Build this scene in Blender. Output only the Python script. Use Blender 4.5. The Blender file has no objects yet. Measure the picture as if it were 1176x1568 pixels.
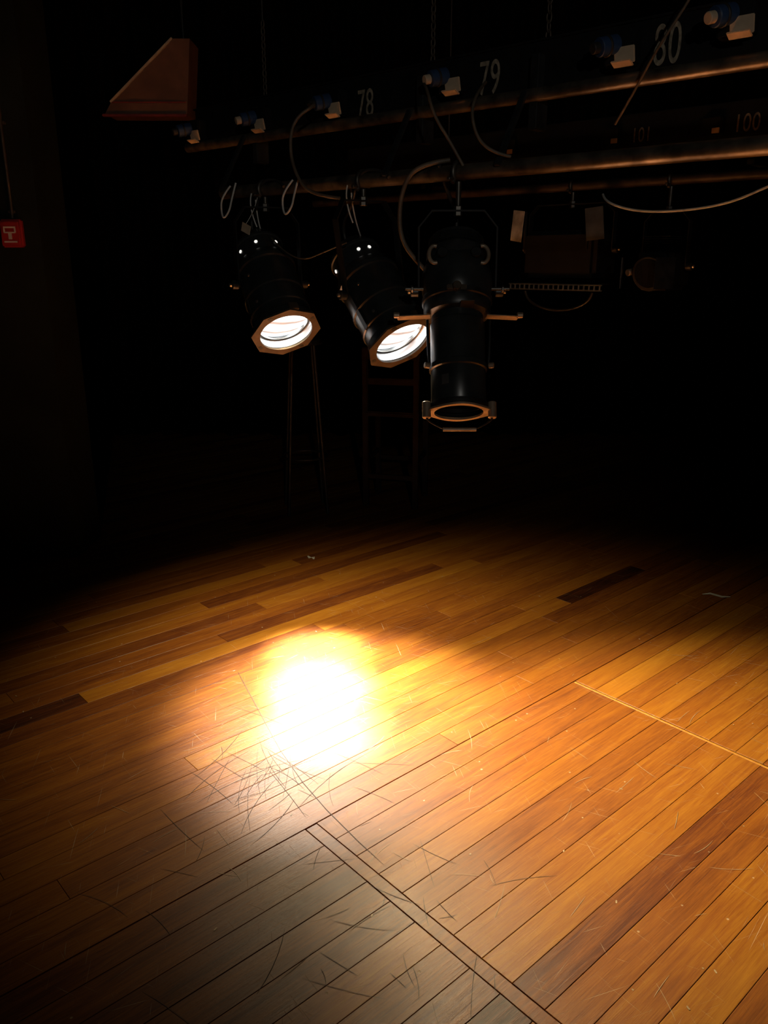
import bpy, bmesh, math, random
from mathutils import Vector, Matrix, Quaternion
random.seed(7)
sc=bpy.context.scene
try:
    sc.view_settings.view_transform='Standard'
    sc.view_settings.look='None'
    sc.view_settings.exposure=0
except Exception: pass
COL=sc.collection
N2=Vector((.672,.7405,0)); D2=Vector((.7405,-.672,0)); UP=Vector((0,0,1))
def B(c,s,z): return N2*c+D2*s+UP*z      # batten frame: offset, along, height

# ---------------- materials
def mat(name,col,rough=.5,metal=0,emis=None,estr=0,noise=0,nscale=20,spec=.5,bump=0):
    m=bpy.data.materials.new(name); m.use_nodes=True
    nt=m.node_tree; b=nt.nodes['Principled BSDF']
    b.inputs['Base Color'].default_value=(*col,1)
    b.inputs['Roughness'].default_value=rough
    b.inputs['Metallic'].default_value=metal
    b.inputs['Specular IOR Level'].default_value=spec
    if emis:
        b.inputs['Emission Color'].default_value=(*emis,1)
        b.inputs['Emission Strength'].default_value=estr
    if noise:
        tc=nt.nodes.new('ShaderNodeTexCoord'); n=nt.nodes.new('ShaderNodeTexNoise')
        n.inputs['Scale'].default_value=nscale; n.inputs['Detail'].default_value=5
        nt.links.new(tc.outputs['Object'],n.inputs['Vector'])
        r=nt.nodes.new('ShaderNodeValToRGB')
        r.color_ramp.elements[0].position=.35; r.color_ramp.elements[1].position=.7
        r.color_ramp.elements[0].color=(*[c*(1-noise) for c in col],1)
        r.color_ramp.elements[1].color=(*[min(1,c*(1+noise)) for c in col],1)
        nt.links.new(n.outputs['Fac'],r.inputs['Fac']); nt.links.new(r.outputs['Color'],b.inputs['Base Color'])
        if bump:
            bp=nt.nodes.new('ShaderNodeBump'); bp.inputs['Strength'].default_value=bump; bp.inputs['Distance'].default_value=.002
            nt.links.new(n.outputs['Fac'],bp.inputs['Height']); nt.links.new(bp.outputs['Normal'],b.inputs['Normal'])
    return m
M_black=mat('black_paint',(.020,.021,.021),.38,noise=.4,nscale=30)
M_blackgloss=mat('black_enamel',(.024,.027,.027),.30,noise=.3,nscale=15)
M_rack=mat('raceway_black',(.007,.007,.007),.6,noise=.3,spec=.3)
M_pipe=mat('worn_steel_pipe',(.18,.145,.105),.42,.7,noise=.6,nscale=18,bump=.3)
M_pipedark=mat('black_painted_pipe',(.045,.032,.022),.5,.3,noise=.5,nscale=14,bump=.3)
M_steel=mat('zinc_steel',(.45,.43,.4),.35,.9,noise=.2)
M_clamp=mat('dull_clamp_steel',(.12,.11,.095),.45,.8,noise=.4)
M_beige=mat('beige_plastic',(.66,.5,.34),.5,noise=.15)
M_blue=mat('blue_plug',(.025,.055,.13),.45,noise=.2)
M_white=mat('white_paint',(.34,.28,.20),.6,noise=.45,nscale=60)
M_whitecable=mat('white_cable',(.7,.68,.62),.5,noise=.1)
M_cable=mat('black_rubber',(.03,.027,.024),.5,noise=.2)
M_cablebrown=mat('dusty_cable',(.12,.09,.06),.55,noise=.3)
M_gel=mat('gel_frame_brown',(.085,.062,.042),.5,.3,noise=.3,nscale=25)
M_copper=mat('worn_steel_trim',(.40,.30,.21),.4,.4,noise=.3)
M_wall=mat('black_wall',(.005,.005,.0045),.9,noise=.4,nscale=3,spec=.1)
M_curt=mat('black_drape',(.003,.003,.003),.95,noise=.3,nscale=6,spec=.05)
M_wallL=mat('olive_black_wall',(.014,.017,.011),.8,noise=.3,nscale=4,spec=.2)
M_red=mat('red_plastic',(.45,.025,.02),.4,noise=.1)
M_sign=mat('sign_white',(.8,.78,.72),.5)
M_bulk=mat('brown_panel',(.18,.09,.052),.7,noise=.2,nscale=8)
M_bulkred=mat('red_trim_paint',(.24,.03,.02),.6,noise=.2)
M_wood=mat('chair_wood',(.018,.009,.006),.6,noise=.35,nscale=12,spec=.2)
M_darksteel=mat('dull_black_steel',(.035,.03,.025),.5,.4,noise=.3)
M_refl=mat('inner_reflector',(.8,.8,.8),.25,1)
M_door=mat('door_painted_sheen',(.40,.41,.41),.5,.2,noise=.6,nscale=12)  # pale colour imitates light reflected off the left barn door
M_doordark=mat('dark_door_paint',(.05,.055,.055),.5,.2,noise=.5,nscale=12)
M_tape=mat('white_tape',(.8,.78,.72),.6,noise=.1)
M_vent=mat('lit_vent',(.9,.9,.9),.5,emis=(1,.97,.9),estr=1.0)

def lensmat():
    m=bpy.data.materials.new('lit_par_lens'); m.use_nodes=True; nt=m.node_tree
    b=nt.nodes['Principled BSDF']; b.inputs['Base Color'].default_value=(.9,.9,.9,1); b.inputs['Roughness'].default_value=.2
    tc=nt.nodes.new('ShaderNodeTexCoord'); w=nt.nodes.new('ShaderNodeTexWave')
    w.wave_type='BANDS'; w.bands_direction='Y'; w.inputs['Scale'].default_value=7; w.inputs['Distortion'].default_value=3.5
    w.inputs['Detail'].default_value=1.5
    nt.links.new(tc.outputs['Object'],w.inputs['Vector'])
    mr=nt.nodes.new('ShaderNodeMapRange'); mr.inputs['To Min'].default_value=.30; mr.inputs['To Max'].default_value=4.0
    nt.links.new(w.outputs['Fac'],mr.inputs['Value']); nt.links.new(mr.outputs['Result'],b.inputs['Emission Strength'])
    b.inputs['Emission Color'].default_value=(.92,.98,1,1)
    return m
M_lens=lensmat()
M_glass=mat('dark_lens',(.01,.01,.012),.08)

# ---------------- mesh helpers
def obj(name,me,m,parent=None,mw=None,smooth=False):
    o=bpy.data.objects.new(name,me); COL.objects.link(o)
    if m: me.materials.append(m)
    if smooth:
        for p in me.polygons: p.use_smooth=True
    if parent: o.parent=parent
    if mw is not None: o.matrix_basis=mw
    return o
def frommesh(bm,name): 
    me=bpy.data.meshes.new(name); bm.normal_update(); bm.to_mesh(me); bm.free(); return me
def empty(name,loc=(0,0,0),rot=None):
    e=bpy.data.objects.new(name,None); e.empty_display_size=.1; COL.objects.link(e)
    e.location=loc
    if rot is not None: e.rotation_mode='QUATERNION'; e.rotation_quaternion=rot
    return e
def box(name,size,m,parent=None,loc=(0,0,0),rot=None,bev=.002):
    bm=bmesh.new(); bmesh.ops.create_cube(bm,size=1)
    bmesh.ops.scale(bm,vec=size,verts=bm.verts)
    if bev: bmesh.ops.bevel(bm,geom=list(bm.edges),offset=min(bev,min(size)*.3),segments=2,affect='EDGES')
    mw=Matrix.Translation(loc)
    if rot is not None: mw=mw@(rot.to_matrix().to_4x4() if hasattr(rot,'to_matrix') else rot)
    return obj(name,frommesh(bm,name),m,parent,mw)
def lathe(name,prof,m,parent=None,mw=None,seg=48,closed=False):
    bm=bmesh.new(); rings=[]
    for r,z in prof:
        rings.append([bm.verts.new((r*math.cos(2*math.pi*i/seg),r*math.sin(2*math.pi*i/seg),z)) for i in range(seg)] if r>1e-6 else [bm.verts.new((0,0,z))])
    for a,b in zip(rings[:-1],rings[1:]):
        for i in range(seg):
            j=(i+1)%seg
            if len(a)==1 and len(b)==1: continue
            if len(a)==1: bm.faces.new((a[0],b[i],b[j]))
            elif len(b)==1: bm.faces.new((a[i],b[0],a[j]))
            else: bm.faces.new((a[i],b[i],b[j],a[j]))
    bmesh.ops.recalc_face_normals(bm,faces=bm.faces)
    me=frommesh(bm,name); o=obj(name,me,m,parent,mw,True)
    try:
        me.set_sharp_from_angle(angle=math.radians(35))
    except Exception: pass
    return o
def tube(name,pts,r,m,parent=None,smooth=True,cyc=False):
    cu=bpy.data.curves.new(name,'CURVE'); cu.dimensions='3D'; cu.bevel_depth=r; cu.bevel_resolution=4; cu.use_fill_caps=True
    if smooth and len(pts)>2:
        sp=cu.splines.new('NURBS'); sp.points.add(len(pts)-1); sp.order_u=3; sp.use_endpoint_u=not cyc; sp.use_cyclic_u=cyc; sp.resolution_u=8
    else:
        sp=cu.splines.new('POLY'); sp.points.add(len(pts)-1); sp.use_cyclic_u=cyc
    for p,q in zip(sp.points,pts): p.co=(*q,1)
    cu.materials.append(m)
    o=bpy.data.objects.new(name,cu); COL.objects.link(o)
    if parent: o.parent=parent
    return o
def cyl(name,a,b,r,m,parent=None,seg=32):
    a=Vector(a);b=Vector(b);d=b-a
    mw=Matrix.Translation(a)@d.to_track_quat('Z','Y').to_matrix().to_4x4()
    L=d.length;e=min(.002,r*.2,L*.2)
    return lathe(name,[(0,0),(r-e,0),(r,e),(r,L-e),(r-e,L),(0,L)],m,parent,mw,seg)
def spot(name,parent,loc,target,W,size,blend,rad,col=(1,.86,.66)):
    l=bpy.data.lights.new(name,'SPOT'); l.energy=W; l.spot_size=math.radians(size); l.spot_blend=blend; l.shadow_soft_size=rad; l.color=col
    o=bpy.data.objects.new(name,l); COL.objects.link(o)
    loc=Vector(loc); q=(Vector(target)-loc).to_track_quat('-Z','Y')
    mw=Matrix.Translation(loc)@q.to_matrix().to_4x4()
    o.parent=parent
    bpy.context.view_layer.update()
    o.matrix_basis=parent.matrix_world.inverted()@mw if parent else mw
    return o

# ---------------- FLOOR (individual boards)
def woodmat():
    m=bpy.data.materials.new('stage_hardwood'); m.use_nodes=True; nt=m.node_tree; L=nt.links; nn=nt.nodes.new
    b=nt.nodes['Principled BSDF']
    uv=nn('ShaderNodeUVMap'); uv.uv_map='UVMap'
    at=nn('ShaderNodeAttribute'); at.attribute_name='tone'
    def noise(sx,sy,scale,detail=6,rough=.6,dist=0,off=0):
        mp=nn('ShaderNodeMapping'); mp.inputs['Scale'].default_value=(sx,sy,1); mp.inputs['Location'].default_value=(off,off*.7,0)
        L.new(uv.outputs['UV'],mp.inputs['Vector'])
        n=nn('ShaderNodeTexNoise'); n.inputs['Scale'].default_value=scale; n.inputs['Detail'].default_value=detail; n.inputs['Roughness'].default_value=rough; n.inputs['Distortion'].default_value=dist
        L.new(mp.outputs['Vector'],n.inputs['Vector']); return n
    g1=noise(1.0,24,5,7,.65,.8); g2=noise(5,170,3,4,.7); g3=noise(.8,7,2,4,.55,1.2,3.3)
    def mth(op,a,bv,c=None):
        n=nn('ShaderNodeMath'); n.operation=op
        for i,v in enumerate([a,bv]+([c] if c is not None else [])):
            if hasattr(v,'is_linked') or hasattr(v,'links'): L.new(v,n.inputs[i])
            else: n.inputs[i].default_value=v
        return n.outputs[0]
    t=mth('MULTIPLY_ADD',g1.outputs['Fac'],.48,at.outputs['Fac'])
    t=mth('MULTIPLY_ADD',g2.outputs['Fac'],.42,t)
    t=mth('MULTIPLY_ADD',g3.outputs['Fac'],.42,t)
    t=mth('SUBTRACT',t,.66)
    r=nn('ShaderNodeValToRGB'); e=r.color_ramp.elements
    e[0].position=0; e[0].color=(.028,.010,.006,1); e[1].position=1; e[1].color=(.58,.32,.05,1)
    for p,c in((.22,(.12,.031,.009)),(.45,(.27,.086,.011)),(.7,(.41,.168,.016))):
        x=e.new(p); x.color=(*c,1)
    L.new(t,r.inputs['Fac'])
    geo=nn('ShaderNodeNewGeometry')
    sc_out=None
    for k,(ang,th) in enumerate(((25,.735),(80,.74),(130,.745),(160,.735),(52,.74))):
        m1=nn('ShaderNodeMapping'); m1.inputs['Rotation'].default_value=(0,0,math.radians(ang))
        m2=nn('ShaderNodeMapping'); m2.inputs['Scale'].default_value=(5,340,1); m2.inputs['Location'].default_value=(k*3.1,k*1.7,0)
        L.new(geo.outputs['Position'],m1.inputs['Vector']); L.new(m1.outputs['Vector'],m2.inputs['Vector'])
        n=nn('ShaderNodeTexNoise'); n.inputs['Scale'].default_value=1; n.inputs['Detail'].default_value=2; n.inputs['Distortion'].default_value=.3
        L.new(m2.outputs['Vector'],n.inputs['Vector'])
        mr=nn('ShaderNodeMapRange'); mr.inputs['From Min'].default_value=th-.02; mr.inputs['From Max'].default_value=th+.03
        L.new(n.outputs['Fac'],mr.inputs['Value'])
        sc_out=mr.outputs['Result'] if sc_out is None else mth('MAXIMUM',sc_out,mr.outputs['Result'])
    vo=nn('ShaderNodeTexVoronoi'); vo.inputs['Scale'].default_value=11; L.new(geo.outputs['Position'],vo.inputs['Vector'])
    mr=nn('ShaderNodeMapRange'); mr.inputs['From Min'].default_value=.045; mr.inputs['From Max'].default_value=.025
    L.new(vo.outputs['Distance'],mr.inputs['Value'])
    sc_out=mth('MAXIMUM',sc_out,mr.outputs['Result'])
    scf=mth('MULTIPLY',sc_out,.4)
    mx=nn('ShaderNodeMix'); mx.data_type='RGBA'; L.new(scf,mx.inputs[0]); L.new(r.outputs['Color'],mx.inputs[6]); mx.inputs[7].default_value=(.75,.6,.42,1)
    L.new(mx.outputs[2],b.inputs['Base Color'])
    ws=nn('ShaderNodeTexNoise'); ws.inputs['Scale'].default_value=3.5; ws.inputs['Detail'].default_value=6; L.new(geo.outputs['Position'],ws.inputs['Vector'])
    rg=mth('MULTIPLY_ADD',ws.outputs['Fac'],.22,.31)
    rg=mth('MULTIPLY_ADD',sc_out,.2,rg)
    L.new(rg,b.inputs['Roughness'])
    b.inputs['Specular IOR Level'].default_value=.38
    bp=nn('ShaderNodeBump'); bp.inputs['Strength'].default_value=.5; bp.inputs['Distance'].default_value=.0012
    hh=mth('MULTIPLY_ADD',g2.outputs['Fac'],.5,g1.outputs['Fac']); hh=mth('SUBTRACT',hh,mth('MULTIPLY',sc_out,.5))
    L.new(hh,bp.inputs['Height']); L.new(bp.outputs['Normal'],b.inputs['Normal'])
    return m
M_floor=woodmat()
bx=Vector((.7475,.6643,0)); sx=Vector((-.6643,.7475,0))
bm=bmesh.new(); uvl=bm.loops.layers.uv.new('UVMap'); tl=bm.faces.layers.float.new('tone_f')
W=.088; YL=1.55; X1=1.085; X2=2.322
def board(x0,x1,y0,y1,tone,g=.0005):
    dz=random.uniform(-.0002,.0002); ou=random.uniform(0,50); ov=random.uniform(0,50)
    x0+=g;x1-=g
    y0+=(.0018 if abs(y0-YL)<.001 else g); y1-=(.0012 if abs(y1-YL)<.001 else g); ch=.0009
    def P(x,y,z): return bx*x+sx*y+UP*z
    tz=[dz+random.uniform(-.0002,.0002) for _ in range(4)]
    top=[(x0+ch,y0+ch),(x1-ch,y0+ch),(x1-ch,y1-ch),(x0+ch,y1-ch)]
    low=[(x0,y0),(x1,y0),(x1,y1),(x0,y1)]
    a=[bm.verts.new(P(x,y,z)) for (x,y),z in zip(top,tz)]
    c=[bm.verts.new(P(x,y,z-.0008)) for (x,y),z in zip(low,tz)]
    d=[bm.verts.new(P(x,y,-.02)) for (x,y) in low]
    def F(vs,xy):
        f=bm.faces.new(vs); f[tl]=tone
        for l,(x,y) in zip(f.loops,xy): l[uvl].uv=(x+ou,y+ov)
    F(a,top)
    for i in range(4):
        j=(i+1)%4
        F([c[i],c[j],a[j],a[i]],[low[i],low[j],top[j],top[i]])
        F([d[i],d[j],c[j],c[i]],[low[i],low[j],low[j],low[i]])
def tone():
    return random.choice([.26,.34,.37,.40,.42,.44,.46,.49,.52,.56])+random.uniform(-.03,.03)
for k in range(-62,62):
    y0=YL+k*W; y1=y0+W
    if k<0:
        xs=[X1-4*1.237,X1-3*1.237,X1-2*1.237,X1-1.237,X1]
        for a,b_ in zip(xs[:-1],xs[1:]): board(a,b_,y0,y1,{-1:.3,-2:.34}.get(k,tone()-.12))
        board(X1+.04,X2,y0,y1,{-9:.28,-10:.42,-1:.38,-2:.36,-3:.42,-4:.46,-5:.40,-6:.44,-7:.50,-8:.52,-11:.48,-12:.58,-13:.38,-14:.48,-15:.28,-16:.36}.get(k,tone()))
        x=X2+.014
        while x<9:
            n=x+random.uniform(1.1,1.9); board(x,n,y0,y1,tone()+.03); x=n
    else:
        fixed={12:[(-6,.907-.75,.38),(.907-.75,.907,.12),(.907,3.0,.62),(3.0,4.4,.4)],
               5:[(1.0,2.92,.54),(2.92,3.55,.10),(3.55,5,.38)],
               17:[(-1,1.649,.50),(1.649,3.2,.28)], 11:[(-1,1.9,.30),(1.9,3.6,.52)],
               10:[(-1,2.0,.36),(2.0,3.6,.46)],9:[(.3,2.6,.40),(2.6,3.6,.46)],8:[(-.3,2.4,.38),(2.4,3.6,.50)],7:[(.1,2.2,.42),(2.2,3.4,.40)],6:[(.1,2.7,.40),(2.7,3.9,.50)],
               4:[(.4,2.7,.46),(2.7,3.9,.34)],3:[(.1,2.3,.42),(2.3,3.9,.46)],2:[(.5,2.6,.39),(2.6,3.9,.4)],
               0:[(-.3,1.7,.38),(1.7,3.3,.42)],1:[(.2,2.2,.42),(2.2,3.4,.48)]}.get(k,[])
        for a,b_,t in fixed: board(a,b_,y0,y1,t)
        if fixed:
            lo=fixed[0][0]; hi=fixed[-1][1]
        else:
            hi=lo=random.uniform(0,1.5)
        x=hi
        while x<9:
            n=x+random.uniform(.9,2.2); board(x,n,y0,y1,tone()); x=n
        x=lo
        while x>-5:
            n=x-random.uniform(.9,2.2); board(n,x,y0,y1,tone()); x=n
for j in range(5):
    board(X1+.0008,X1+.0392,YL-.002-(j+1)*1.1,YL-.002-j*1.1,.34,.001)
    board(X2,X2+.010,YL-.002-(j+1)*1.1,YL-.002-j*1.1,.78)
me=frommesh(bm,'floor')
src=me.attributes['tone_f']; vals=[0.0]*len(me.polygons); src.data.foreach_get('value',vals)
at=me.attributes.new('tone','FLOAT','FACE'); at.data.foreach_set('value',vals)
floor=obj('floor',me,M_floor)
M_sub=mat('subfloor_dark',(.01,.006,.004),.9)
sub=box('subfloor',(14,16,.04),M_sub,floor,(0,3,-.032),bev=0)
def strip(bm,pts,w,z):
    pr=None; P=[Vector((x,y,0)) for x,y in pts]
    for i,p in enumerate(P):
        d=(P[min(i+1,len(P)-1)]-P[max(i-1,0)]).normalized()
        ww=w*(.35 if i in(0,len(P)-1) else 1)
        n=Vector((-d.y,d.x,0))*ww/2
        a=bm.verts.new(p+n+UP*z); b_=bm.verts.new(p-n+UP*z)
        if pr: bm.faces.new((pr[0],a,b_,pr[1]))
        pr=(a,b_)
def ribbon(name,pts,w,m,z=.0012,parent=None):
    bm=bmesh.new(); strip(bm,pts,w,z)
    return obj(name,frommesh(bm,name),m,parent)
M_groove=mat('groove_dirt',(.06,.028,.014),.7,noise=.5,nscale=60)
M_fleck=mat('pale_scuff',(.42,.30,.19),.6,noise=.3)
ribbon('scored_line',[(-.56,2.78),(-.535,2.721),(-.43,2.48),(-.331,2.254),(-.245,2.09),(-.165,1.963),(-.07,1.83),(.0,1.74)],.002,M_groove,parent=floor)
rs=random.Random(11)
bm=bmesh.new()
def scratch(cx,cy,sprd,lmin,lmax,w,amin=0,amax=math.pi):
    x=rs.gauss(cx,sprd); y=rs.gauss(cy,sprd); a=rs.uniform(amin,amax); L=rs.uniform(lmin,lmax); cv=rs.uniform(-.25,.25)
    pts=[]
    for i in range(6):
        t=i/5-.5; pts.append((x+math.cos(a+cv*t)*L*t,y+math.sin(a+cv*t)*L*t))
    strip(bm,pts,w,.0010)
for i in range(42): scratch(-.36,2.12,.10,.06,.30,.0012,.3,2.6)
for i in range(26): scratch(-.15,1.6,.28,.04,.22,.0012)
for i in range(14): scratch(.1,1.45,.2,.04,.16,.0014)
obj('dark_scratches',frommesh(bm,'dark_scratches'),M_groove,floor)
bm=bmesh.new()
for i in range(70): scratch(.9,1.9,.55,.02,.12,.0011)
for i in range(60): scratch(.7,2.1,.8,.004,.012,.004)
for i in range(20): scratch(-.4,2.0,.3,.02,.10,.001)
obj('pale_scratches',frommesh(bm,'pale_scratches'),M_fleck,floor)
# chipped knot in the hot spot
bm=bmesh.new(); bmesh.ops.create_circle(bm,cap_ends=True,segments=14,radius=.009,matrix=Matrix.Translation((-.203,2.534,.0013)))
obj('chipped_knot',frommesh(bm,'chipped_knot'),M_groove,floor)
def tape(name,pts):
    o=ribbon(name,pts,.022,M_tape,z=.002); return o
tape('floor_tape_mark',[(-.405,4.05),(-.392,4.02),(-.375,4.03),(-.37,4.0)])
tape('floor_tape_mark',[(1.50,3.53),(1.54,3.54),(1.58,3.50),(1.62,3.50)])

# ---------------- ROOM
def wall(name,size,loc,m): return box(name,size,m,None,loc,bev=0)
wall('wall_back',(11.2,.1,4.4),(.4,7.55,2.18),M_wall)
wall('wall_left',(.1,11,4.4),(-3.2,2.1,2.18),M_wall)
wall('wall_right',(.1,11,4.4),(4.9,2.1,2.18),M_wall)
wall('wall_front',(8.2,.1,4.4),(.85,-3.4,2.18),M_wall)
wall('ceiling',(8.2,11,.1),(.85,2.1,4.4),M_wall)
wall('wall_pilaster',(1.53,.35,4.36),(-2.385,4.21,2.18),M_wallL)
bm=bmesh.new(); pr=None
for i in range(600):
    x=-3.1+i*.0132; y=7.2+.06*math.sin(i*.42)+.03*math.sin(i*.17+1)
    a=bm.verts.new((x,y,.01)); b_=bm.verts.new((x,y,4.2))
    if pr: bm.faces.new((pr[0],a,b_,pr[1]))
    pr=(a,b_)
obj('stage_curtain',frommesh(bm,'stage_curtain'),M_curt,smooth=True)

cp=empty('fire_alarm_call_point',(-1.742,4.03,1.625))
box('back_box',(.1,.03,.125),M_red,cp,(0,-.012,0),bev=.006)
box('front_cover',(.086,.02,.108),M_red,cp,(0,-.034,0),bev=.004)
for n,s,l in(('pictogram_bar',(.056,.002,.007),(0,-.045,.026)),('pictogram_stem',(.016,.002,.030),(0,-.045,-.012)),('pictogram_left',(.007,.002,.020),(-.025,-.045,.012)),('pictogram_right',(.007,.002,.020),(.025,-.045,.012)),('pictogram_base',(.05,.002,.006),(0,-.045,.003)),('label',(.06,.002,.007),(0,-.045,-.038))):
    box(n,s,M_sign,cp,l,bev=0)
cd=empty('wall_conduit',(0,0,0))
cyl('pipe',(-1.735,4.02,1.69),(-1.735,4.02,2.6),.008,M_gel,cd,16)
for z in(1.72,2.1,2.5): box('saddle',(.035,.02,.012),M_gel,cd,(-1.735,4.028,z),bev=.002)
bm=bmesh.new()
pts=[(-1.155,2.66),(-1.52,2.345),(-1.56,2.285),(-1.10,2.285),(-1.06,2.66)]
f1=[bm.verts.new((x,4.98,z)) for x,z in pts]; f2=[bm.verts.new((x,5.2,z)) for x,z in pts]
bm.faces.new(f1[::-1]); bm.faces.new(f2)
for i in range(5): bm.faces.new((f1[i],f1[(i+1)%5],f2[(i+1)%5],f2[i]))
bmesh.ops.recalc_face_normals(bm,faces=bm.faces)
wb=empty('wall_bulkhead')
obj('wedge',frommesh(bm,'wedge'),M_bulk,wb)
box('red_trim',(.47,.03,.014),M_bulkred,wb,(-1.335,4.975,2.278),bev=.003)
box('inner_trim',(.42,.012,.008),M_bulkred,wb,(-1.31,4.975,2.345),bev=.002)
box('edge_trim',(.485,.02,.012),M_beige,wb,(-1.337,4.975,2.503),Matrix.Rotation(-math.atan2(.315,.365),4,'Y'),bev=.002)
cyl('hanger_rod_left',(-1.12,5.1,2.65),(-1.12,5.1,4.35),.008,M_black,wb,12)

# ---------------- BATTENS
def pipe(name,c,s0,s1,z,r,parent,m=None):
    return cyl(name,B(c,s0,z),B(c,s1,z),r,m or M_pipe,parent,40)
bA=empty('lighting_batten')
pipe('lower_pipe',2.07,-2.72,.9,1.752,.0225,bA)
pipe('upper_pipe',2.225,-3.15,.9,1.962,.019,bA)
RB=Matrix((( D2.x,N2.x,0,0),(D2.y,N2.y,0,0),(0,0,1,0),(0,0,0,1)))
def bbox(name,size,m,parent,c,s,z,bev=.002,extra=None):
    R=RB if extra is None else RB@extra
    return box(name,size,m,parent,B(c,s,z),R,bev)
bbox('raceway',(4.0,.07,.135),M_rack,bA,2.285,-1.12,2.045,.004)
bbox('raceway_lip',(4.0,.012,.006),M_rack,bA,2.246,-1.12,2.108)
def text(name,s,body,c,z,h,parent,sx=.72):
    cu=bpy.data.curves.new(name,'FONT'); cu.body=body; cu.size=h*1.42; cu.extrude=.0006; cu.align_x='CENTER'; cu.space_character=1.05
    cu.offset=0
    cu.materials.append(M_white)
    o=bpy.data.objects.new(name,cu); COL.objects.link(o); o.parent=parent
    X=D2; Z=-N2; Y=UP
    R=Matrix(((X.x,Y.x,Z.x,0),(X.y,Y.y,Z.y,0),(X.z,Y.z,Z.z,0),(0,0,0,1)))
    o.matrix_basis=Matrix.Translation(B(c,s,z))@R@Matrix.Diagonal((sx,1,1,1))
    return o
text('number_78',-2.125,'78',2.246,1.978,.09,bA,.60)
text('number_79',-1.605,'79',2.246,1.988,.095,bA,.58)
text('number_80',-1.045,'80',2.246,1.992,.098,bA,.54)
def socket(s,z,k):
    c=2.225; P='outlet_%d_'%k
    bbox(P+'box',(.085,.045,.085),M_rack,bA,c,s,z,.006)
    bbox(P+'plate',(.058,.006,.040),M_beige,bA,c-.026,s+.020,z-.020,.002,Matrix.Rotation(math.radians(14),4,'X'))
    bbox(P+'flap',(.056,.026,.005),M_beige,bA,c-.036,s+.020,z-.042,.002,Matrix.Rotation(math.radians(-25),4,'X'))
    a=B(c-.022,s-.008,z+.01); b_=B(c-.075,s-.030,z-.004)
    cyl(P+'plug',a,b_,.024,M_blue,bA); d=(b_-a)
    cyl(P+'plug_ring',a+d*.5,a+d*.62,.027,M_cable,bA)
    cyl(P+'plug_tail',b_,b_+d*.35,.014,M_beige if k%2 else M_cable,bA)
    return b_+d*.35
socks=[socket(s,z,i) for i,(s,z) in enumerate([(-3.08,2.02),(-2.66,2.02),(-2.25,2.03),(-1.73,2.04),(-1.16,2.04),(-.86,2.06),(-.45,2.05)])]
def chain(name,s,c,z0,z1,parent):
    tube(name+'_wire',[B(c,s,z0+.25),B(c,s,z1)],.003,M_cable,parent,False)
    z=z0; i=0
    while z<z0+.26:
        r=[];  dirv=D2 if i%2==0 else N2
        for a in range(10):
            t=a/10*2*math.pi; r.append(B(c,s,z)+dirv*math.cos(t)*.008+UP*math.sin(t)*.016)
        tube(name+'_link_%d'%i,r,.0025,M_gel,parent,True,True); z+=.024; i+=1
for i,s in enumerate((-2.70,-1.86,-1.43,-.3)):
    chain('suspension_%d'%i,s,2.285,2.125,4.34,bA)
    bbox('suspension_clamp_%d'%i,(.03,.06,.2),M_black,bA,2.25,s,1.97,.003)
    bbox('pipe_link_%d'%i,(.02,.012,.24),M_black,bA,2.10,s+.01,1.86,.002,Matrix.Rotation(-.55,4,'X'))
tube('cable_short_left',[B(2.05,-1.70,2.0),B(2.0,-1.65,1.98),B(2.0,-1.62,1.90),B(2.03,-1.58,1.83),B(2.06,-1.55,1.76)],.0045,M_cablebrown,bA)
tube('cable_short_right',[B(2.15,-1.55,2.0),B(2.0,-1.49,1.93),B(2.0,-1.475,1.84),B(2.02,-1.43,1.79),B(2.06,-1.39,1.78)],.0045,M_cablebrown,bA)
tube('cable_loop',[socks[2],B(2.08,-2.18,2.01),B(2.02,-2.25,1.96),B(2.0,-2.25,1.85),B(2.0,-2.2,1.75),B(2.0,-2.12,1.71),B(2.03,-2.04,1.70)],.0055,M_cablebrown,bA)
tube('cable_lamp_feed',[B(2.08,-1.62,1.79),B(2.02,-1.69,1.78),B(2.0,-1.74,1.72),B(2.0,-1.755,1.60),B(2.02,-1.73,1.52),B(2.06,-1.66,1.45)],.007,M_cablebrown,bA)
tube('cable_diagonal',[B(2.235,-1.17,1.86),B(2.18,-1.09,1.93),B(2.13,-1.02,2.0),B(2.13,-.975,2.06),B(2.13,-.945,2.10),B(2.13,-.90,2.18),B(2.14,-.82,2.3)],.0035,M_cablebrown,bA)

bB=empty('lighting_batten')
pipe('pipe',3.38,-3.6,1.5,1.815,.021,bB,M_pipedark)
bbox('raceway',(4.6,.06,.13),M_rack,bB,3.58,-1.2,2.04,.004)
text('number_101',-1.73,'101',3.545,1.99,.058,bB); text('number_100',-1.29,'100',3.545,1.99,.066,bB)
for i,s in enumerate((-1.86,-1.42,-2.4)):
    bbox('outlet_%d'%i,(.08,.04,.07),M_rack,bB,3.54,s,2.02,.005); bbox('outlet_flap_%d'%i,(.03,.006,.02),M_beige,bB,3.515,s+.02,2.0,.001)
tube('white_cable',[B(3.34,-1.78,1.77),B(3.3,-1.75,1.74),B(3.3,-1.65,1.705),B(3.3,-1.54,1.69),B(3.3,-1.42,1.69),B(3.3,-1.3,1.70),B(3.3,-1.2,1.72),B(3.3,-1.08,1.77),B(3.36,-.95,1.82)],.005,M_whitecable,bB)
for i,s in enumerate((-2.8,-1.2)): tube('suspension_%d'%i,[B(3.58,s,2.1),B(3.58,s,4.34)],.004,M_cable,bB,False)
for i,s in enumerate((-2.8,-1.2)): bbox('hanger_%d'%i,(.03,.2,.02),M_black,bB,3.48,s,1.86,.003); 
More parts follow.
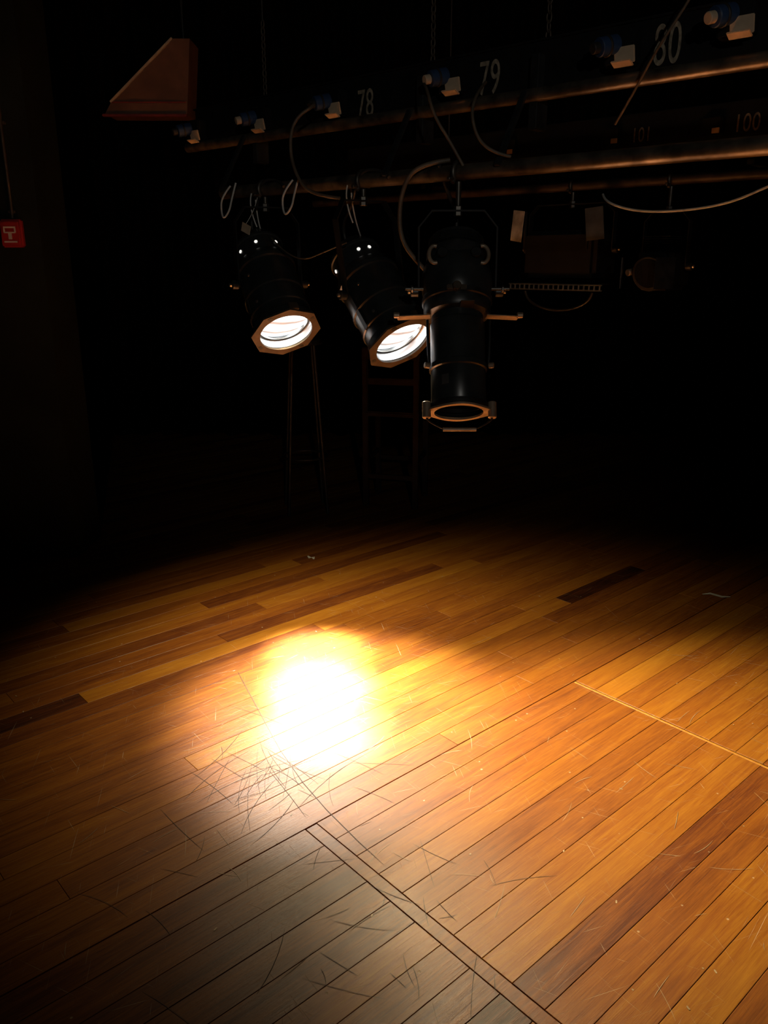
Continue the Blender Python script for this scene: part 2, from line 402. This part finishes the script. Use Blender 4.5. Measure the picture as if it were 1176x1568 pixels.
for i,s in enumerate((-2.8,-1.2)): bbox('hanger_riser_%d'%i,(.03,.02,.2),M_black,bB,3.565,s,1.93,.003)

# ---------------- LAMPS
def yoke(parent,pivot,axis,half,top,pc,width=.028,pipe_r=.0225,m=M_rack):
    a=Vector(axis).normalized(); pv=Vector(pivot); th=.005
    topc=Vector((pc.x,pc.y,top))
    n=a.cross(UP).normalized()
    path=[pv-a*half,pv-a*half+(topc-pv)*.8,topc-a*(half-.04),topc,topc+a*(half-.04),pv+a*half+(topc-pv)*.8,pv+a*half]
    bm=bmesh.new(); pr=None
    for i,p in enumerate(path):
        d=(path[min(i+1,6)]-path[max(i-1,0)]).normalized(); o=d.cross(n).normalized()*th/2; w=n*width/2
        v=[bm.verts.new(p+x) for x in(o+w,o-w,-o-w,-o+w)]
        if pr:
            for j in range(4): bm.faces.new((pr[j],pr[(j+1)%4],v[(j+1)%4],v[j]))
        else: bm.faces.new(v)
        pr=v
    bm.faces.new(pr[::-1]); bmesh.ops.recalc_face_normals(bm,faces=bm.faces)
    o=obj('yoke',frommesh(bm,'yoke'),m,parent)
    hook=[]
    for t in range(-40,221,20):
        r=math.radians(t); hook.append(pc+N2*math.cos(r)*(pipe_r+.007)+UP*math.sin(r)*(pipe_r+.007))
    hook.append(pc-N2*.03-UP*.03)
    tube('hook_clamp',hook,.007,M_clamp,parent)
    cyl('clamp_stem',pc-UP*(pipe_r+.002),topc-UP*.01,.008,M_clamp,parent,16)
    cyl('clamp_nut',topc-UP*.015,topc+UP*.014,.013,M_clamp,parent,6)
    cyl('clamp_bolt',pc-N2*(pipe_r+.03)-UP*.02,pc-N2*(pipe_r-.004)-UP*.02,.006,M_clamp,parent,12)
    for sgn in(-1,1):
        p=pv+a*half*sgn
        cyl('lock_knob',p,p+a*sgn*.025,.016,M_black,parent,12)
        cyl('lock_bolt',p+a*sgn*.025,p+a*sgn*.034,.007,M_steel,parent,6)

def par_can(lens,back,pc,top,beams,holes):
    lens=Vector(lens); back=Vector(back); ax=(lens-back).normalized()
    q=ax.to_track_quat('-Z','Y')
    g=empty('par_can_stage_light',(0,0,0))
    T=Matrix.Translation(lens)@q.to_matrix().to_4x4()
    def L(name,prof,m,seg=56): return lathe(name,prof,m,g,T,seg)
    L('can_body',[(.100,-.012),(.109,-.014),(.113,-.010),(.113,.012),(.110,.016),(.108,.05),(.112,.053),(.112,.060),(.108,.063),(.108,.125),(.113,.129),(.113,.138),(.108,.142),(.107,.245),(.113,.249),(.113,.262),(.105,.268),(.100,.29),(.092,.30),(.090,.36),(.094,.363),(.094,.372),(.086,.378),(.074,.405),(.05,.415),(0,.417)],M_blackgloss)
    L('inner_reflector',[(.100,-.012),(.099,.035)],M_refl)
    L('lens',[(.0985,.036),(.08,.026),(.05,.019),(0,.016)],M_lens)
    L('lens_retainer',[(.098,.022),(.093,.020),(.093,.026),(.098,.028)],M_steel)
    bm=bmesh.new(); S=.120; c=.070; seg=48
    def sq(t):
        x=math.cos(t);y=math.sin(t); k=S/max(abs(x),abs(y)); k=min(k,(2*S-c)/(abs(x)+abs(y))); return x*k,y*k
    ang=[2*math.pi*i/seg for i in range(seg)]
    r1=[bm.verts.new((*sq(t),-.024)) for t in ang]; r2=[bm.verts.new((math.cos(t)*.097,math.sin(t)*.097,-.024)) for t in ang]
    r3=[bm.verts.new((*sq(t),-.017)) for t in ang]; r4=[bm.verts.new((math.cos(t)*.097,math.sin(t)*.097,-.017)) for t in ang]
    for i in range(seg):
        j=(i+1)%seg
        for A,C in((r1,r2),(r2,r4),(r4,r3),(r3,r1)): bm.faces.new((A[i],A[j],C[j],C[i]))
    bmesh.ops.recalc_face_normals(bm,faces=bm.faces)
    obj('colour_frame',frommesh(bm,'colour_frame'),M_gel,g,T@Matrix.Rotation(.25,4,'Z'))
    for i in range(4):
        t=math.pi/4+i*math.pi/2
        box('frame_clip_%d'%i,(.018,.02,.03),M_black,g,(0,0,0),T@Matrix.Rotation(t,4,'Z')@Matrix.Translation((.112,0,-.010)),.002)
    box('frame_latch',(.035,.012,.03),M_gel,g,(0,0,0),T@Matrix.Translation((0,.122,-.004)),.002)
    for i,t in enumerate(holes):
        lathe('vent_hole_%d'%i,[(0,.0015),(.0062,.001),(.0062,-.001)],M_vent,g,T@Matrix.Rotation(math.radians(t),4,'Z')@Matrix.Translation((.0925,0,.33))@Matrix.Rotation(math.pi/2,4,'Y'),16)
    for sgn in(-1,1):
        box('body_seam_%d'%sgn,(.006,.02,.2),M_black,g,(0,0,0),T@Matrix.Translation((sgn*.109,0,.15)),.002)
        for z in(.08,.2): lathe('screw_%d_%d'%(sgn,int(z*100)),[(0,.004),(.005,.003),(.006,0)],M_steel,g,T@Matrix.Rotation(.5,4,'Z')@Matrix.Translation((sgn*.108,0,z))@Matrix.Rotation(sgn*math.pi/2,4,'Y'),10)
    h=Vector((ax.x,ax.y,0)).normalized(); axis=Vector((h.y,-h.x,0)); 
    if axis.x<0: axis=-axis
    piv=lens-ax*.2
    yoke(g,piv,axis,.122,top,pc)
    e=lens-ax*.417
    cyl('cable_gland',e,e-ax*.03,.013,M_black,g,16)
    tube('tail_cable',[e-ax*.03,e-ax*.07+UP*.03,Vector((pc.x-.04,pc.y+.04,pc.z-.08)),pc+UP*.03-N2*.02,pc+D2*.08+UP*.03,pc+D2*.14-UP*.0-N2*.03],.0055,M_cable,g)
    tube('safety_wire',[piv-ax*.12+UP*.11,pc-D2*.05-UP*.1,pc-D2*.06+UP*.028,pc-D2*.05-UP*.06-N2*.04,pc-D2*.03-UP*.13-N2*.02],.0025,M_whitecable,g)
    bpy.context.view_layer.update()
    for i,(tgt,W_,size,bl,rad,cl) in enumerate(beams):
        spot('beam_%d'%i,g,lens+ax*.03,tgt,W_,size,bl,rad,cl)
    return g
pc1=B(2.07,-2.47,1.752); pc2=B(2.07,-1.97,1.752); pc3=B(2.07,-1.578,1.752)
warm=(1,.80,.46); hot=(1,.97,.93)
par_can((-.36,3.0,1.27),(-.49,3.25,1.576),pc1,1.69,[
    ((-.27,2.94,0),1700,22,1,.06,hot),((-.24,2.68,0),3600,21,1,.06,hot),((-.20,2.42,0),2000,20,1,.06,hot),  # narrow off-axis spots added to imitate the lamp's glare streak on the floor
    ((-.16,2.58,0),640,56,1,.07,(1,.93,.80)),((-.10,2.90,0),92,118,1,.07,warm)],(20,65,115,165,200,250,300,340))
par_can((.053,2.8,1.25),(-.125,3.04,1.547),pc2,1.69,[((.92,2.02,0),285,86,1,.07,warm)],(62,88,150,200,250,300,345))
tg=empty('cable_tag'); 
box('card',(.05,.002,.032),M_beige,tg,B(1.99,-2.49,1.615),RB@Matrix.Rotation(.35,4,'Y'),.0005)
tube('string',[B(1.99,-2.49,1.63),B(2.03,-2.48,1.68),B(2.045,-2.48,1.735)],.0012,M_whitecable,tg)
coil=empty('safety_cable')
for k,(s,dz) in enumerate(((-2.62,0),(-2.27,0))):
    tube('loop_%d'%k,[B(2.03,s,1.77),B(2.0,s-.02,1.73),B(2.0,s-.025,1.68),B(1.99,s+.0,1.65),B(2.0,s+.025,1.68),B(2.02,s+.015,1.72),B(2.04,s+.02,1.78)],.0035,M_whitecable,coil)
tube('drape_wire',[B(2.0,-2.36,1.58),B(2.0,-2.31,1.54),B(2.0,-2.2,1.50),B(2.0,-2.09,1.53),B(2.02,-2.0,1.56)],.0025,M_cablebrown,coil)

def profile_spot():
    top=empty('profile_spotlight')
    x,y=.225,2.593
    g=empty('lamp_body'); g.parent=top
    pv=Matrix.Translation((x,y,1.41)); g.matrix_basis=pv@Matrix.Rotation(math.radians(-27),4,'X')@pv.inverted()
    T=Matrix.Translation((x,y,0))
    def L(n,p,m,seg=56): return lathe(n,p,m,g,T,seg)
    L('lens_tube',[(.072,1.045),(.080,1.045),(.083,1.05),(.083,1.15),(.088,1.153),(.088,1.168),(.083,1.171),(.083,1.30),(.079,1.305),(.079,1.33)],M_blackgloss)
    L('tube_inner',[(.073,1.045),(.073,1.17),(0,1.18)],M_rack)
    L('front_flange',[(.077,1.030),(.088,1.030),(.090,1.033),(.090,1.045),(.080,1.048)],M_rack)
    L('shutter_housing',[(.079,1.325),(.098,1.33),(.104,1.34),(.104,1.365),(.108,1.368),(.108,1.382),(.100,1.386)],M_black)
    L('reflector_housing',[(.100,1.385),(.106,1.40),(.110,1.43),(.108,1.46),(.100,1.49),(.090,1.505)],M_blackgloss)
    L('lamp_house',[(.090,1.505),(.093,1.508),(.093,1.535),(.075,1.54),(.072,1.545),(.072,1.575),(.078,1.578),(.078,1.586),(.05,1.596),(0,1.598)],M_black)
    for i in range(6):
        L('cooling_fin_%d'%i,[(.072,1.547+i*.005),(.086,1.548+i*.005),(.086,1.550+i*.005),(.072,1.551+i*.005)],M_black,40)
    for sg in(-1,1):
        pts=[Vector((x+sg*.072+sg*.018*math.cos(a),y-.085,1.49+.028*math.sin(a))) for a in [math.radians(d) for d in range(-110,111,20)]]
        tube('house_clip_%d'%sg,pts,.006,M_copper,g)
        cyl('house_knob_%d'%sg,(x+sg*.05,y-.075,1.49),(x+sg*.05,y-.105,1.49),.016,M_black,g,16)
    cyl('focus_knob',(x-.01,y-.10,1.375),(x-.01,y-.125,1.375),.013,M_gel,g,16)
    box('collar_plate',(.06,.008,.016),M_gel,g,(x-.01,y-.108,1.375),None,.003)
    for sg in(-1,1):
        box('shutter_handle_%d'%sg,(.10,.030,.003),M_copper,g,(x+sg*.135,y-.02,1.318),Matrix.Rotation(sg*.12,4,'Z'),.001)
        cyl('shutter_grip_%d'%sg,(x+sg*.178,y-.035,1.318),(x+sg*.196,y-.035,1.318),.009,M_copper,g,16)
        cyl('lock_bolt_%d'%sg,(x+sg*.10,y-.02,1.41),(x+sg*.16,y-.02,1.41),.005,M_clamp,g,10)
        cyl('lock_wing_%d'%sg,(x+sg*.135,y-.02,1.41),(x+sg*.142,y-.02,1.41),.012,M_clamp,g,8)
        tube('side_rail_%d'%sg,[(x+sg*.088,y-.03,1.16),(x+sg*.094,y-.04,1.22),(x+sg*.094,y-.04,1.30)],.004,M_black,g)
        cyl('rail_knob_%d'%sg,(x+sg*.088,y-.035,1.158),(x+sg*.104,y-.04,1.158),.009,M_copper,g,14)
    box('shutter_handle_front',(.04,.05,.003),M_gel,g,(x+.02,y-.10,1.325),None,.001)
    seg=64; bm=bmesh.new()
    ang=[2*math.pi*i/seg for i in range(seg)]
    def R(t): return .087+.020*abs(math.cos(t))**10+.006*abs(math.sin(t))**10
    rows=[]
    for z in(1.022,1.028): rows.append([bm.verts.new((x+math.cos(t)*R(t),y+math.sin(t)*R(t),z)) for t in ang])
    for rr,z in((.074,1.028),(.074,1.022)): rows.append([bm.verts.new((x+math.cos(t)*rr,y+math.sin(t)*rr,z)) for t in ang])
    rows.append(rows[0])
    for A,C in zip(rows[:-1],rows[1:]):
        for i in range(seg): bm.faces.new((A[i],A[(i+1)%seg],C[(i+1)%seg],C[i]))
    bmesh.ops.recalc_face_normals(bm,faces=bm.faces)
    obj('gel_frame_holder',frommesh(bm,'gel_frame_holder'),M_copper,g)
    for i,(dx,dy) in enumerate(((-.098,-.02),(.098,-.02))):
        cyl('holder_post_%d'%i,(x+dx,y+dy,1.0),(x+dx,y+dy,1.05),.013,M_copper,g,16)
    cyl('front_bar',(x-.05,y-.02,.965),(x+.05,y-.02,.965),.006,M_copper,g,12)
    for sg in(-1,1): tube('bar_arm_%d'%sg,[(x+sg*.045,y-.02,.966),(x+sg*.09,y-.02,.985),(x+sg*.098,y-.02,1.0)],.003,M_rack,g)
    box('rating_label',(.022,.002,.03),M_steel,g,(x-.045,y-.070,1.105),Matrix.Rotation(-.55,4,'Z'),.0005)
    yoke(top,Vector((x,y,1.41)),Vector((1,0,0)),.118,1.645,pc3,.03)
    tube('tail_cable',[(x,y+.10,1.58),(x+.01,y+.12,1.64),(x-.03,y+.08,1.70),(x-.06,y+.03,1.775)],.006,M_cable,top)
profile_spot()

def flood():
    g=empty('theatre_floodlight')
    s0=-1.945
    bbox('housing',(.36,.20,.20),M_rack,g,3.38,s0,1.53,.02)
    bbox('housing_back',(.30,.05,.15),M_black,g,3.50,s0,1.53,.02)
    bbox('grille_top',(.47,.008,.006),M_steel,g,3.26,s0,1.402,.001)
    bbox('grille_bottom',(.47,.008,.006),M_steel,g,3.26,s0,1.380,.001)
    for i in range(19): bbox('grille_bar_%d'%i,(.006,.01,.022),M_steel,g,3.26,s0-.225+i*.025,1.391,.001)
    bbox('grille_tray',(.46,.12,.004),M_black,g,3.32,s0,1.405,.001)
    for sg,m in((-1,M_door),(1,M_doordark)):
        bbox('barn_door_%d'%sg,(.075,.004,.13),m,g,3.24,s0+sg*.19,1.65,.001,Matrix.Rotation(sg*.3,4,'Z')@Matrix.Rotation(-sg*.12,4,'Y'))
        bbox('barn_door_hinge_%d'%sg,(.01,.01,.16),M_black,g,3.25,s0+sg*.155,1.63,.001)
    pts=[B(3.30,s0+.17*math.cos(a),1.37+.08*math.sin(a)) for a in [math.radians(d) for d in range(180,361,15)]]
    tube('lower_guard',pts,.006,M_black,g)
    yoke(g,B(3.38,s0,1.55),D2,.21,1.74,B(3.38,s0,1.815))
flood()
def fresnel(s0):
    g=empty('fresnel_spotlight')
    bbox('housing',(.15,.2,.17),M_rack,g,3.38,s0,1.47,.02)
    for i in range(5): bbox('vent_fin_%d'%i,(.11,.18,.004),M_black,g,3.38,s0,1.56+i*.009,.001)
    cyl('lens_ring',B(3.28,s0,1.46),B(3.24,s0,1.45),.07,M_rack,g); cyl('lens',B(3.245,s0,1.455),B(3.235,s0,1.453),.058,M_glass,g)
    for sg in(-1,1): bbox('barn_door_%d'%sg,(.004,.10,.12),M_black,g,3.19,s0+sg*.09,1.455,.001,Matrix.Rotation(-sg*.4,4,'Z'))
    cyl('focus_knob',B(3.28,s0-.085,1.46),B(3.25,s0-.095,1.455),.014,M_copper,g,16)
    yoke(g,B(3.38,s0,1.48),D2,.095,1.70,B(3.38,s0,1.815))
fresnel(-1.50)

# ---------------- background furniture
def chair(loc,rot,seat=.62,top=1.05,name='wooden_chair'):
    g=empty(name,loc,Quaternion((0,0,1),rot))
    w=.16
    box('seat',(.36,.36,.03),M_wood,g,(0,0,seat),None,.008)
    for i,(a,b_) in enumerate(((-1,-1),(1,-1))): box('front_leg_%d'%i,(.035,.035,seat-.01),M_wood,g,(a*w,b_*w,(seat-.01)/2),None,.004)
    for i,a in enumerate((-1,1)): box('back_post_%d'%i,(.035,.035,top),M_wood,g,(a*w,w,top/2),None,.004)
    box('top_rail',(.36,.03,.07),M_wood,g,(0,w,top-.03),None,.006)
    box('mid_rail',(.30,.02,.04),M_wood,g,(0,w,(seat+top)/2),None,.004)
    for i,(sz,l) in enumerate((((.30,.02,.03),(0,-w,.25)),((.30,.02,.03),(0,w,.2)),((.02,.30,.03),(-w,0,.3)),((.02,.30,.03),(w,0,.3)))): box('stretcher_%d'%i,sz,M_wood,g,l,None,.003)
chair((.08,5.1,.0),2.9,.6,1.0)
def stool(loc):
    g=empty('steel_bar_stool',loc)
    lathe('seat',[(0,1.03),(.12,1.03),(.125,1.04),(.12,1.06),(0,1.065)],M_black,g)
    for i in range(4):
        a=math.pi/4+i*math.pi/2+.2
        cyl('leg_%d'%i,(.17*math.cos(a),.17*math.sin(a),.001),(.09*math.cos(a),.09*math.sin(a),1.03),.009,M_darksteel,g,12)
    tube('foot_ring',[(.14*math.cos(t),.14*math.sin(t),.35) for t in [2*math.pi*i/12 for i in range(12)]],.007,M_darksteel,g,True,True)
stool((-.49,4.9,0))

fl=empty('added_fill_spotlight',(0,0,0))  # unseen fill spot, added to brighten the battens from behind the camera
p0=Vector((.5,-2.9,2.35)); dr=(Vector((0,3.2,2.0))-p0).normalized()
lathe('can',[(.08,0),(.085,-.01),(.085,.25),(.06,.3),(0,.31)],M_blackgloss,fl,Matrix.Translation(p0)@dr.to_track_quat('-Z','Y').to_matrix().to_4x4())
cyl('stem',p0-dr*.15+UP*.08,p0-dr*.15+UP*2.0,.012,M_black,fl,12)
spot('beam',fl,p0+dr*.03,(0,3.2,2.0),70,42,1,.05,(1,.95,.86))

w=bpy.data.worlds.new('world'); sc.world=w; w.use_nodes=True
w.node_tree.nodes['Background'].inputs[0].default_value=(.01,.011,.012,1); w.node_tree.nodes['Background'].inputs[1].default_value=.3
cam=bpy.data.cameras.new('camera'); co=bpy.data.objects.new('camera',cam); COL.objects.link(co)
co.location=(0,0,1.5); co.rotation_euler=(math.radians(90-17.2),0,0)
cam.sensor_fit='VERTICAL'; cam.sensor_height=36; cam.lens=1240/1568*36; cam.clip_start=.05
sc.camera=co
